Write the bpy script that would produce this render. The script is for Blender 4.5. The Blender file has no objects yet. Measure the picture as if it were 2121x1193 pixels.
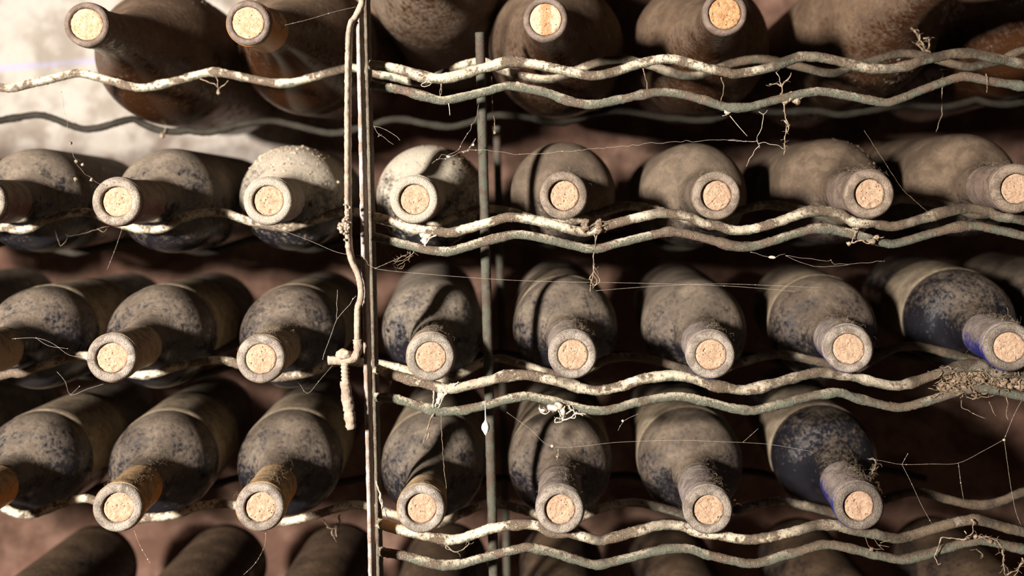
import bpy, bmesh, math, random
from mathutils import Vector, Matrix, Quaternion, noise

random.seed(7)
C = bpy.context.scene.collection
S = bpy.context.scene

# ---------------------------------------------------------------- camera, light, exposure
F = 2034.0                      # focal length in pixels of the 2121 px wide frame
VX, VY = 1100.0, 410.0          # where the bottles' axes converge
ROLL = math.radians(-1.3)
CAM = Vector((0, 0, 1.0))
ROT = Matrix.Rotation(math.pi / 2, 3, 'X') @ Matrix.Rotation(ROLL, 3, 'Z')

cd = bpy.data.cameras.new('camera')
cam = bpy.data.objects.new('camera', cd)
C.objects.link(cam)
cam.matrix_world = Matrix.Translation(CAM) @ ROT.to_4x4()
cd.sensor_width = 36.0
cd.lens = 36.0 * F / 2121.0
cd.shift_x = -(VX - 1060.5) / 2121.0
cd.shift_y = -(596.5 - VY) / 2121.0
cd.clip_start = 0.02
cd.dof.use_dof = True
cd.dof.focus_distance = 0.62
cd.dof.aperture_fstop = 4.0
S.camera = cam

w = bpy.data.worlds.new('cellar_air')
S.world = w
w.use_nodes = True
w.node_tree.nodes['Background'].inputs[0].default_value = (1.0, 0.82, 0.66, 1)
w.node_tree.nodes['Background'].inputs[1].default_value = 0.008

def area(name, loc, target, sx, sy, power, col):
    l = bpy.data.lights.new(name, 'AREA')
    l.shape = 'RECTANGLE'
    l.size, l.size_y = sx, sy
    l.energy = power
    l.color = col
    o = bpy.data.objects.new(name, l)
    C.objects.link(o)
    o.location = loc
    o.rotation_euler = (Vector(target) - Vector(loc)).to_track_quat('-Z', 'Y').to_euler()
    return o

area('key_lamp', (-0.82, -0.52, 1.20), (0.0, 0.68, 0.95), 0.09, 0.14, 70.0, (1.0, 0.925, 0.86))

S.view_settings.view_transform = 'Standard'
S.view_settings.look = 'None'
S.view_settings.gamma = 1.0
S.view_settings.use_curve_mapping = False
S.view_settings.exposure = 0.0

def at(px, py, Y):
    """the point at depth Y that the camera sees at pixel (px, py)"""
    return CAM + ROT @ Vector(((px - VX) / F * Y, -(py - VY) / F * Y, -Y))

# ---------------------------------------------------------------- object helpers
def obj(name, me, mats, parent=None):
    o = bpy.data.objects.new(name, me)
    C.objects.link(o)
    if mats and not me.materials:
        for m in (mats if isinstance(mats, (list, tuple)) else [mats]):
            me.materials.append(m)
    if parent:
        o.parent = parent
    return o

def tag(o, label, cat, group=None, kind=None):
    o['label'] = label
    o['category'] = cat
    if group: o['group'] = group
    if kind: o['kind'] = kind
    return o

def empty(name, loc=(0, 0, 0)):
    o = bpy.data.objects.new(name, None)
    o.empty_display_size = 0.02
    C.objects.link(o)
    o.location = loc
    return o

def smooth(me):
    me.polygons.foreach_set('use_smooth', [True] * len(me.polygons))
    me.update()
    return me

class MB:
    """collects geometry for one mesh"""
    def __init__(s):
        s.v, s.f, s.m = [], [], []
    def tube(s, pts, rad, n=8, sec=None, mi=0, cap=True):
        """sweep along pts; rad is a number or f(i, angle) -> radius; sec(angle) -> (a, b) replaces the circle"""
        k = len(pts)
        up = Vector((0, 1, 0))
        base = len(s.v)
        tan = []
        for i in range(k):
            a = pts[max(i - 1, 0)]; b = pts[min(i + 1, k - 1)]
            d = (b - a)
            tan.append(d.normalized() if d.length > 1e-9 else Vector((1, 0, 0)))
        if abs(tan[0].dot(up)) > 0.95: up = Vector((1, 0, 0))
        for i in range(k):
            t = tan[i]
            u = (up - t * up.dot(t))
            if u.length < 1e-6: u = t.orthogonal()
            u.normalize()
            wv = t.cross(u)
            up = u
            for j in range(n):
                a = 2 * math.pi * j / n
                if sec:
                    ca, cb = sec(a, i)
                    s.v.append(pts[i] + u * ca + wv * cb)
                else:
                    r = rad(i, a) if callable(rad) else rad
                    s.v.append(pts[i] + u * (math.cos(a) * r) + wv * (math.sin(a) * r))
        for i in range(k - 1):
            for j in range(n):
                a = base + i * n + j; b = base + i * n + (j + 1) % n
                s.f.append((a, a + n, b + n, b)); s.m.append(mi)
        if cap:
            s.f.append(tuple(base + j for j in range(n))); s.m.append(mi)
            s.f.append(tuple(base + (k - 1) * n + j for j in reversed(range(n)))); s.m.append(mi)
    def lathe(s, prof, n=48, axis='Y', mats=None, a0=0.0, a1=2 * math.pi):
        """prof: list of (t, r) turned about the local Y axis"""
        base = len(s.v)
        full = abs(a1 - a0 - 2 * math.pi) < 1e-6
        cols = n if full else n + 1
        for (t, r) in prof:
            for j in range(cols):
                a = a0 + (a1 - a0) * j / n
                s.v.append(Vector((math.sin(a) * r, t, math.cos(a) * r)))
        for i in range(len(prof) - 1):
            for j in range(n):
                a = base + i * cols + j; b = base + i * cols + ((j + 1) % cols if full else j + 1)
                s.f.append((a, b, b + cols, a + cols)); s.m.append(mats[i] if mats else 0)
    def blob(s, c, r, seed=0, amp=0.35, fr=1.6, sq=(1, 1, 1), sub=2):
        bm = bmesh.new()
        bmesh.ops.create_icosphere(bm, subdivisions=sub, radius=1.0)
        base = len(s.v)
        off = Vector((seed * 3.1, seed * 1.7, -seed * 2.3))
        for v in bm.verts:
            k = 1 + amp * noise.fractal(v.co * fr + off, 1.0, 2.0, 3)
            s.v.append(Vector(c) + Vector((v.co.x * r * sq[0] * k, v.co.y * r * sq[1] * k, v.co.z * r * sq[2] * k)))
        for f in bm.faces:
            s.f.append(tuple(base + v.index for v in f.verts)); s.m.append(0)
        bm.free()
    def box(s, lo, hi):
        b = len(s.v)
        for z in (lo[2], hi[2]):
            for (x, y) in ((lo[0], lo[1]), (hi[0], lo[1]), (hi[0], hi[1]), (lo[0], hi[1])):
                s.v.append(Vector((x, y, z)))
        for q in ((3, 2, 1, 0), (4, 5, 6, 7), (0, 1, 5, 4), (1, 2, 6, 5), (2, 3, 7, 6), (3, 0, 4, 7)):
            s.f.append(tuple(b + i for i in q)); s.m.append(0)
    def mesh(s, name, sm=True, origin=None):
        me = bpy.data.meshes.new(name)
        if origin is not None:
            vs = [tuple(v - origin) for v in s.v]
        else:
            vs = [tuple(v) for v in s.v]
        me.from_pydata(vs, [], s.f)
        me.polygons.foreach_set('material_index', s.m)
        if sm: smooth(me)
        me.update()
        return me

def catmull(P, step):
    out = []
    n = len(P)
    for i in range(n - 1):
        p0 = P[max(i - 1, 0)]; p1 = P[i]; p2 = P[i + 1]; p3 = P[min(i + 2, n - 1)]
        m = max(2, int((p2 - p1).length / step))
        for j in range(m):
            t = j / m
            out.append(0.5 * ((2 * p1) + (p2 - p0) * t + (2 * p0 - 5 * p1 + 4 * p2 - p3) * t * t
                              + (3 * p1 - p0 - 3 * p2 + p3) * t ** 3))
    out.append(P[-1].copy())
    return out

# ---------------------------------------------------------------- material helpers
class NT:
    def __init__(s, name):
        s.mat = bpy.data.materials.new(name)
        s.mat.use_nodes = True
        s.t = s.mat.node_tree
        s.b = s.t.nodes['Principled BSDF']
    def n(s, typ, **kw):
        nd = s.t.nodes.new(typ)
        for k, v in kw.items(): setattr(nd, k, v)
        return nd
    def l(s, a, b): s.t.links.new(a, b)
    def set(s, sock, v):
        if hasattr(v, 'is_output') or isinstance(v, bpy.types.NodeSocket): s.l(v, sock)
        else: sock.default_value = v
    def math(s, op, a, b=0.0, c=0.0, clamp=False):
        nd = s.n('ShaderNodeMath', operation=op); nd.use_clamp = clamp
        s.set(nd.inputs[0], a); s.set(nd.inputs[1], b); s.set(nd.inputs[2], c)
        return nd.outputs[0]
    def noise(s, co, scale, detail=3.0, rough=0.55, dist=0.0):
        nd = s.n('ShaderNodeTexNoise')
        s.l(co, nd.inputs['Vector'])
        nd.inputs['Scale'].default_value = scale
        nd.inputs['Detail'].default_value = detail
        nd.inputs['Roughness'].default_value = rough
        nd.inputs['Distortion'].default_value = dist
        return nd.outputs['Fac']
    def voro(s, co, scale, feature='F1'):
        nd = s.n('ShaderNodeTexVoronoi', feature=feature)
        s.l(co, nd.inputs['Vector'])
        nd.inputs['Scale'].default_value = scale
        return nd.outputs['Distance']
    def ramp(s, fac, a, b, lo=0.0, hi=1.0):
        nd = s.n('ShaderNodeMapRange', clamp=True, interpolation_type='SMOOTHSTEP')
        s.set(nd.inputs[0], fac)
        nd.inputs[1].default_value = a; nd.inputs[2].default_value = b
        nd.inputs[3].default_value = lo; nd.inputs[4].default_value = hi
        return nd.outputs[0]
    def mix(s, fac, a, b):
        nd = s.n('ShaderNodeMix', data_type='RGBA')
        s.set(nd.inputs[0], fac)
        s.set(nd.inputs[6], a if not isinstance(a, tuple) else (*a, 1))
        s.set(nd.inputs[7], b if not isinstance(b, tuple) else (*b, 1))
        return nd.outputs[2]
    def coords(s, kind='Object', rnd=True):
        tc = s.n('ShaderNodeTexCoord')
        co = tc.outputs[kind]
        if rnd:
            oi = s.n('ShaderNodeObjectInfo')
            ad = s.n('ShaderNodeVectorMath', operation='ADD')
            s.l(co, ad.inputs[0])
            k = s.math('MULTIPLY', oi.outputs['Random'], 7.0)
            cb = s.n('ShaderNodeCombineXYZ')
            s.l(k, cb.inputs[0]); s.l(k, cb.inputs[1]); s.l(k, cb.inputs[2])
            s.l(cb.outputs[0], ad.inputs[1])
            return ad.outputs[0], oi
        return co
    def up(s):
        g = s.n('ShaderNodeNewGeometry')
        sp = s.n('ShaderNodeSeparateXYZ')
        s.l(g.outputs['Normal'], sp.inputs[0])
        return sp.outputs[2]
    def bump(s, h, strength, dist):
        nd = s.n('ShaderNodeBump')
        nd.inputs['Strength'].default_value = strength
        nd.inputs['Distance'].default_value = dist
        s.l(h, nd.inputs['Height'])
        s.l(nd.outputs[0], s.b.inputs['Normal'])
    def base(s, v): s.set(s.b.inputs['Base Color'], v if not isinstance(v, tuple) else (*v, 1))
    def rough(s, v): s.set(s.b.inputs['Roughness'], v)
    def spec(s, v): s.set(s.b.inputs['Specular IOR Level'], v)

def dusty(name, under, rough0, dust_a, dust_b, bias=0.0, up_w=0.9, big=42.0, fine=330.0, spec=0.5, bmp=0.45):
    """a surface with settled dust: most where it faces up, broken by blotches; the object's colour carries (dust amount, warmth)"""
    m = NT(name)
    co, oi = m.coords()
    nb = m.noise(co, big, 4.0, 0.6)
    nf = m.noise(co, fine, 4.0, 0.65)
    ns = m.noise(co, 1500.0, 2.0, 0.6)
    sp = m.n('ShaderNodeSeparateColor'); m.l(oi.outputs['Color'], sp.inputs[0])
    up = m.math('MULTIPLY', m.up(), up_w)
    nm = m.noise(co, 120.0, 4.0, 0.65, 0.6)
    d = m.math('ADD', up, m.math('MULTIPLY', m.math('SUBTRACT', nb, 0.5), 1.3))
    d = m.math('ADD', d, m.math('MULTIPLY', m.math('SUBTRACT', nm, 0.5), 1.8))
    d = m.math('ADD', d, m.math('MULTIPLY', m.math('SUBTRACT', nf, 0.5), 2.7))
    d = m.math('ADD', d, m.math('SUBTRACT', m.math('MULTIPLY', sp.outputs[0], 2.4), 1.2 - bias))
    d = m.math('ADD', d, m.math('MULTIPLY', m.math('SUBTRACT', ns, 0.5), 1.3))
    dust = m.ramp(d, -0.40, 0.75)
    speck = m.ramp(nf, 0.66, 0.74)
    dc = m.mix(m.ramp(nb, 0.3, 0.7), dust_b, dust_a)
    dc = m.mix(m.ramp(nm, 0.42, 0.62, 0.0, 0.6), dc, (0.095, 0.072, 0.054))
    dc = m.mix(m.ramp(nf, 0.56, 0.70, 0.0, 0.55), dc, (0.085, 0.062, 0.046))
    tint = m.n('ShaderNodeMix', data_type='RGBA', blend_type='MULTIPLY')
    m.l(sp.outputs[1], tint.inputs[0]); m.l(dc, tint.inputs[6]); tint.inputs[7].default_value = (0.60, 0.465, 0.345, 1)
    dc = tint.outputs[2]
    dc = m.mix(sp.outputs[2], dc, (0.62, 0.55, 0.43))
    dc = m.mix(m.ramp(ns, 0.35, 0.75, 0.0, 0.55), dc, (0.10, 0.075, 0.052))
    dc = m.mix(m.math('MULTIPLY', speck, 0.35), dc, (0.62, 0.52, 0.38))
    m.base(m.mix(m.math('MULTIPLY', dust, 0.93), under, dc))
    m.rough(m.math('ADD', m.math('MULTIPLY', dust, 0.92 - rough0), rough0))
    m.spec(m.math('SUBTRACT', spec, m.math('MULTIPLY', dust, spec * 0.85)))
    h = m.math('ADD', m.math('MULTIPLY', nf, 1.0), m.math('MULTIPLY', ns, 0.6))
    m.bump(m.math('MULTIPLY', h, dust), bmp, 0.0010)
    return m

M = {}
M['glass'] = dusty('dusty_dark_glass', (0.010, 0.0095, 0.0125), 0.24, (0.275, 0.222, 0.168), (0.125, 0.097, 0.074)).mat
M['amber'] = dusty('dusty_amber_glass', (0.042, 0.016, 0.006), 0.25, (0.25, 0.185, 0.13), (0.13, 0.088, 0.060), bias=0.1).mat
M['lip'] = dusty('dust_caked_lip', (0.12, 0.10, 0.09), 0.6, (0.55, 0.485, 0.41), (0.38, 0.325, 0.27), bias=1.2, up_w=0.3, fine=1150.0, spec=0.2, bmp=0.9).mat
M['lip_bare'] = dusty('bare_glass_lip', (0.16, 0.13, 0.12), 0.45, (0.36, 0.30, 0.26), (0.22, 0.18, 0.16), bias=0.5, up_w=0.4, fine=500.0, spec=0.4).mat
M['ochre'] = dusty('ochre_capsule_foil', (0.50, 0.20, 0.028), 0.45, (0.50, 0.37, 0.22), (0.38, 0.25, 0.12), bias=0.25, up_w=1.5, spec=0.4).mat
M['amber_band'] = dusty('amber_neck_band', (0.30, 0.125, 0.030), 0.4, (0.36, 0.24, 0.14), (0.24, 0.14, 0.07), bias=-0.2, spec=0.4).mat
M['red'] = dusty('dark_red_capsule_foil', (0.085, 0.016, 0.012), 0.45, (0.36, 0.29, 0.23), (0.25, 0.19, 0.15), bias=0.3, up_w=1.5, spec=0.4).mat
M['blue'] = dusty('blue_capsule_foil', (0.022, 0.024, 0.16), 0.35, (0.44, 0.38, 0.33), (0.30, 0.25, 0.21), bias=0.72, up_w=1.7, spec=0.5).mat
M['tan'] = dusty('tan_capsule_foil', (0.27, 0.17, 0.09), 0.5, (0.44, 0.35, 0.25), (0.30, 0.23, 0.16), bias=0.3, up_w=0.8, spec=0.3).mat
M['grey'] = dusty('grey_violet_capsule_foil', (0.15, 0.11, 0.13), 0.5, (0.40, 0.34, 0.29), (0.27, 0.22, 0.19), bias=0.3, up_w=0.8, spec=0.3).mat
M['paper'] = dusty('dusty_paper_label', (0.20, 0.16, 0.11), 0.8, (0.42, 0.35, 0.25), (0.28, 0.22, 0.15), bias=0.4, up_w=0.7, spec=0.2).mat

def cork_mat(name, a, b, dark, stripe=False):
    m = NT(name)
    co, oi = m.coords()
    n1 = m.noise(co, 260.0, 5.0, 0.7)
    n2 = m.noise(co, 1500.0, 3.0, 0.7)
    v = m.voro(co, 420.0)
    pit = m.ramp(v, 0.10, 0.24, 1.0, 0.0)
    pit = m.math('MULTIPLY', pit, m.ramp(n1, 0.42, 0.58))
    c = m.mix(m.ramp(n1, 0.3, 0.7), b, a)
    c = m.mix(m.ramp(n2, 0.30, 0.55, 0.65, 0.0), c, dark)
    if stripe:
        tc = m.n('ShaderNodeTexCoord'); sx = m.n('ShaderNodeSeparateXYZ'); m.l(tc.outputs['Object'], sx.inputs[0])
        dx = m.math('ABSOLUTE', m.math('ADD', m.math('ADD', sx.outputs[0], -0.0002), m.math('MULTIPLY', m.math('SUBTRACT', n1, 0.5), 0.011)))
        c = m.mix(m.math('MULTIPLY', m.ramp(dx, 0.0018, 0.0044, 1.0, 0.0), m.ramp(n2, 0.35, 0.6, 0.25, 0.95)), c, (0.42, 0.17, 0.06))
    c = m.mix(pit, c, (0.05, 0.025, 0.012))
    m.base(c)
    m.rough(0.95); m.spec(0.1)
    m.bump(m.math('SUBTRACT', m.math('ADD', n2, n1), pit), 0.6, 0.0009)
    return m.mat
M['cork'] = cork_mat('weathered_cork', (0.55, 0.395, 0.27), (0.41, 0.265, 0.17), (0.18, 0.10, 0.06))
M['cork_pale'] = cork_mat('pale_clean_cork', (0.60, 0.43, 0.30), (0.46, 0.27, 0.15), (0.28, 0.12, 0.05))
M['cork_stripe'] = cork_mat('striped_pale_cork', (0.66, 0.49, 0.34), (0.58, 0.40, 0.26), (0.40, 0.24, 0.13), True)
M['cork_burnt'] = cork_mat('mottled_dark_cork', (0.62, 0.37, 0.19), (0.40, 0.20, 0.09), (0.06, 0.03, 0.018))

def wire_mat(name, dirtier=0.0, bare=0.0):
    m = NT(name)
    tc = m.n('ShaderNodeTexCoord')
    co = tc.outputs['Object']
    sx = m.n('ShaderNodeSeparateXYZ'); m.l(co, sx.inputs[0])
    n0 = m.noise(co, 28.0, 3.0, 0.55)
    n1 = m.noise(co, 52.0, 5.0, 0.62)
    n2 = m.noise(co, 420.0, 4.0, 0.65)
    n3 = m.noise(co, 1700.0, 2.0, 0.6)
    up = m.up()
    # green paint with rust
    c = m.mix(m.ramp(n1, 0.52, 0.66), (0.125, 0.130, 0.095), (0.15, 0.10, 0.078))
    # crust of limey dust: cream near the upright, earth brown farther along the shelf
    earth = m.math('ADD', m.math('MULTIPLY', sx.outputs[0], 1.9), m.math('MULTIPLY', m.math('SUBTRACT', n0, 0.5), 2.2))
    earth = m.ramp(earth, -0.25 - dirtier, 0.38 - dirtier)
    crust = m.mix(m.ramp(m.math('ADD', m.math('MULTIPLY', n1, 0.75), m.math('MULTIPLY', n2, 0.25)), 0.46, 0.545), (0.74, 0.63, 0.46), (0.15, 0.11, 0.076))
    crust = m.mix(earth, crust, m.mix(m.ramp(n1, 0.40, 0.66), (0.055, 0.040, 0.028), (0.145, 0.105, 0.068)))
    k = m.math('ADD', m.math('MULTIPLY', up, 0.55), m.math('MULTIPLY', m.math('SUBTRACT', n1, 0.5), 1.9))
    k = m.math('ADD', k, m.math('MULTIPLY', m.math('SUBTRACT', n2, 0.5), 1.6))
    kk = m.ramp(k, -0.72 + bare, -0.12 + bare)
    c = m.mix(kk, c, crust)
    c = m.mix(m.ramp(n2, 0.55, 0.66, 0.0, 0.75), c, (0.10, 0.07, 0.052))
    c = m.mix(m.math('MULTIPLY', m.ramp(n3, 0.58, 0.70, 0.0, 0.7), m.math('SUBTRACT', 1.0, m.math('MULTIPLY', earth, 0.7))), c, (0.72, 0.62, 0.47))
    m.base(c)
    m.rough(0.9); m.spec(0.15)
    m.bump(m.math('ADD', m.math('MULTIPLY', n2, 1.0), m.math('MULTIPLY', n3, 0.8)), 0.9, 0.0010)
    return m.mat
M['wire'] = wire_mat('dust_crusted_green_wire')
M['wire_green'] = wire_mat('bare_green_wire_dusted_on_top', 0.05, 0.62)
M['wire_brown'] = wire_mat('earth_brown_crusted_wire', 0.25)

def rust_mat(name, face, rust, side):
    m = NT(name)
    tc = m.n('ShaderNodeTexCoord'); co = tc.outputs['Object']
    n1 = m.noise(co, 120.0, 4.0, 0.6); n2 = m.noise(co, 900.0, 3.0, 0.7)
    c = m.mix(m.ramp(n1, 0.42, 0.62), face, rust)
    c = m.mix(m.ramp(n2, 0.55, 0.72, 0.0, 0.8), c, side)
    m.base(c); m.rough(0.8); m.spec(0.25)
    m.bump(m.math('ADD', n2, m.math('MULTIPLY', n1, 0.5)), 0.6, 0.0008)
    return m.mat
M['bar'] = rust_mat('rusty_flat_iron', (0.42, 0.37, 0.34), (0.30, 0.22, 0.17), (0.11, 0.07, 0.05))
M['bar_green'] = rust_mat('olive_painted_rusty_iron', (0.15, 0.13, 0.095), (0.10, 0.07, 0.05), (0.30, 0.26, 0.19))
M['rod'] = rust_mat('brown_rusty_rod', (0.088, 0.088, 0.064), (0.078, 0.054, 0.040), (0.10, 0.10, 0.075))
M['wire_dark'] = rust_mat('dark_olive_wire', (0.034, 0.030, 0.021), (0.026, 0.020, 0.014), (0.05, 0.04, 0.028))
M['lock'] = rust_mat('dirt_caked_iron', (0.40, 0.32, 0.24), (0.27, 0.20, 0.15), (0.50, 0.42, 0.32))

def plain(name, a, b, scale=400.0, rough=0.95):
    m = NT(name)
    tc = m.n('ShaderNodeTexCoord')
    n1 = m.noise(tc.outputs['Object'], scale, 3.0, 0.6)
    m.base(m.mix(m.ramp(n1, 0.35, 0.65), a, b)); m.rough(rough); m.spec(0.1)
    return m.mat
M['web'] = plain('pale_cobweb_silk', (0.42, 0.35, 0.27), (0.66, 0.58, 0.47))
M['webdirt'] = plain('dirty_cobweb', (0.17, 0.125, 0.085), (0.40, 0.315, 0.22))
M['webbrown'] = plain('brown_cobweb', (0.15, 0.10, 0.065), (0.33, 0.25, 0.17))
M['cocoon'] = plain('white_cocoon_silk', (0.85, 0.84, 0.80), (0.92, 0.91, 0.88))
M['dirt'] = plain('crumbly_dirt', (0.10, 0.07, 0.047), (0.27, 0.20, 0.14), 700.0)
M['dirt_pale'] = plain('pale_crumbly_dirt', (0.28, 0.21, 0.14), (0.55, 0.46, 0.34), 700.0)

# ---------------------------------------------------------------- the setting
def wall_mat():
    m = NT('whitewash_over_brown_earth_wall')
    tc = m.n('ShaderNodeTexCoord'); co = tc.outputs['Object']
    sx = m.n('ShaderNodeSeparateXYZ'); m.l(co, sx.inputs[0])
    n0 = m.noise(co, 7.0, 4.0, 0.6); n1 = m.noise(co, 26.0, 5.0, 0.6); n2 = m.noise(co, 160.0, 4.0, 0.6)
    brown = m.mix(m.ramp(n1, 0.35, 0.68), (0.11, 0.064, 0.045), (0.28, 0.172, 0.125))
    brown = m.mix(m.ramp(n2, 0.58, 0.7, 0.0, 0.5), brown, (0.06, 0.035, 0.025))
    brown = m.mix(m.ramp(n0, 0.35, 0.7, 0.0, 0.6), brown, (0.17, 0.085, 0.06))
    white = m.mix(m.ramp(n1, 0.35, 0.6), (0.30, 0.26, 0.215), (0.47, 0.43, 0.375))
    white = m.mix(m.ramp(n2, 0.60, 0.75, 0.0, 0.4), white, (0.45, 0.38, 0.31))
    # whitewashed stretch of the wall: x < -0.22 and z above the second shelf
    a = m.math('SUBTRACT', -0.20, sx.outputs[0])
    b = m.math('SUBTRACT', sx.outputs[2], 1.03)
    k = m.math('MINIMUM', m.math('MULTIPLY', a, 5.0), m.math('MULTIPLY', b, 12.0))
    k = m.math('ADD', k, m.math('MULTIPLY', m.math('SUBTRACT', n1, 0.5), 1.2))
    c = m.mix(m.ramp(k, -0.35, 0.75), brown, white)
    # a thin line of blue chalk
    dz = m.math('ABSOLUTE', m.math('SUBTRACT', m.math('SUBTRACT', sx.outputs[2], 1.157), m.math('MULTIPLY', m.math('ADD', sx.outputs[0], 0.5), 0.06)))
    ln = m.math('MULTIPLY', m.ramp(dz, 0.0015, 0.0045, 1.0, 0.0), m.ramp(sx.outputs[0], -0.43, -0.37, 1.0, 0.0))
    c = m.mix(m.math('MULTIPLY', ln, m.ramp(n1, 0.3, 0.6, 0.15, 0.4)), c, (0.34, 0.34, 0.72))
    m.base(c); m.rough(0.95); m.spec(0.1)
    m.bump(m.math('ADD', n1, m.math('MULTIPLY', n2, 0.4)), 0.8, 0.006)
    return m.mat

WALLY = 1.06
def grid_wall(name, x0, x1, z0, z1, y, nx, nz, mat):
    mb = MB()
    for k in range(nz + 1):
        for i in range(nx + 1):
            x = x0 + (x1 - x0) * i / nx; z = z0 + (z1 - z0) * k / nz
            mb.v.append(Vector((x, y + 0.006 * noise.fractal(Vector((x * 9, z * 9, 3.3)), 1.0, 2.0, 4), z)))
    for k in range(nz):
        for i in range(nx):
            a = k * (nx + 1) + i
            mb.f.append((a, a + 1, a + nx + 2, a + nx + 1)); mb.m.append(0)
    o = obj(name, mb.mesh(name), mat)
    o['kind'] = 'structure'
    return o
grid_wall('wall_back', -1.6, 1.4, 0.0, 1.9, WALLY, 150, 95, wall_mat())
mb = MB(); mb.box((-1.6, -1.6, -0.05), (1.4, 1.1, 0.0))
fl = obj('floor', mb.mesh('floor', False), plain('dark_earth_floor', (0.07, 0.05, 0.04), (0.13, 0.09, 0.07), 20.0)); fl['kind'] = 'structure'

# ---------------------------------------------------------------- bottles
Z0 = 1.0
BORD = [(0.0, 0.0136), (0.0006, 0.0143), (0.0016, 0.0149), (0.003, 0.0152), (0.009, 0.0152), (0.0115, 0.0150), (0.0135, 0.0143),
        (0.03, 0.0141), (0.05, 0.0142), (0.062, 0.0146), (0.072, 0.0152), (0.078, 0.0163), (0.083, 0.0186), (0.0872, 0.0226), (0.0906, 0.0272),
        (0.0945, 0.0313), (0.0995, 0.0343), (0.107, 0.0365), (0.116, 0.0374), (0.128, 0.0375), (0.20, 0.0375), (0.286, 0.0375),
        (0.293, 0.0368), (0.298, 0.0345), (0.300, 0.0305), (0.299, 0.026), (0.288, 0.016), (0.280, 0.006), (0.279, 0.0)]
MAG = [(0.0, 0.0124), (0.0008, 0.0134), (0.002, 0.0140), (0.004, 0.0143), (0.010, 0.0143), (0.012, 0.0139), (0.0135, 0.0131),
       (0.03, 0.0137), (0.05, 0.0152), (0.068, 0.0178), (0.084, 0.0218), (0.098, 0.0272), (0.112, 0.0342), (0.126, 0.0414),
       (0.140, 0.0474), (0.154, 0.0514), (0.168, 0.0534), (0.180, 0.0540), (0.25, 0.0540), (0.355, 0.0540),
       (0.363, 0.0530), (0.368, 0.0505), (0.370, 0.045), (0.369, 0.038), (0.352, 0.022), (0.342, 0.008), (0.341, 0.0)]

def dense(prof, step=0.004):
    out = []
    P = [Vector((t, r, 0)) for t, r in prof]
    for p in catmull(P, step): out.append((p.x, max(p.y, 0.0)))
    return out

def rad_at(prof, t):
    if t < 0 or t > prof_len(prof): return -1.0
    for (t0, r0), (t1, r1) in zip(prof, prof[1:]):
        if t0 <= t <= t1 and t1 > t0: return r0 + (r1 - r0) * (t - t0) / (t1 - t0)
    return -1.0
def prof_len(prof): return max(t for t, r in prof)

def scaled(prof, R, mag):
    """profile with another body radius"""
    b = 0.054 if mag else 0.0375
    nk = 0.0165
    return [(t, r if r <= nk or t < 0.02 else nk + (r - nk) * (R - nk) / (b - nk)) for t, r in prof]

MESH = {}
def bottle_mesh(mag, R):
    key = (mag, R)
    if key not in MESH:
        p = scaled(MAG if mag else BORD, R, mag)
        L = prof_len(p)
        bore = 0.0101 if mag else 0.0096
        inner = [(0.016, bore), (0.0014, bore), (0.0005, bore + 0.0004), (0.0, bore + 0.0011)]
        pr = inner + dense(p)
        mats = [1 if (pr[i][0] < 0.0032) or i < 4 else 0 for i in range(len(pr) - 1)]
        m = MB(); m.lathe([(t - L, r) for t, r in pr], 64, mats=mats)
        MESH[key] = (m.mesh('bottle_glass'), p, L)
    return MESH[key]

def capsule_mesh(R, end, seed, mag=False):
    p = scaled(MAG if mag else BORD, R, mag); L = prof_len(p)
    k = int(end / 0.0015)
    pr = [(0.0026 - L, rad_at(p, 0.0026) - 0.0004), (0.0030 - L, rad_at(p, 0.003) + 0.0001)]
    for i in range(k + 1):
        t = 0.0034 + (end - 0.0034) * i / k
        r = rad_at(p, t) + 0.00045
        if seed % 2 and 0.010 < t < 0.016: r += 0.0001
        pr.append((t - L, r))
    pr.append((end - L + 0.0002, rad_at(p, end) + 0.0001))
    m = MB(); m.lathe(pr, 56)
    rnd = random.Random(seed)
    for i, v in enumerate(m.v):
        q = v.copy(); d = Vector((v.x, 0, v.z)).normalized()
        m.v[i] = v + d * (0.00022 * noise.noise(Vector((v.x * 170, v.y * 60 + seed * 5, v.z * 170))))
    return m.mesh('capsule')

def label_mesh(R, t0, t1, a0, a1):
    L = 0.300
    m = MB(); 
    pr = [(t0 - L, R + 0.0001), (t0 - L + 0.0003, R + 0.0005)] + [(t0 + (t1 - t0) * i / 8 - L, R + 0.0005) for i in range(1, 8)] + [(t1 - L - 0.0003, R + 0.0005), (t1 - L, R + 0.0001)]
    m.lathe(pr, 48, a0=a0, a1=a1)
    return m.mesh('paper_label')

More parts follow.
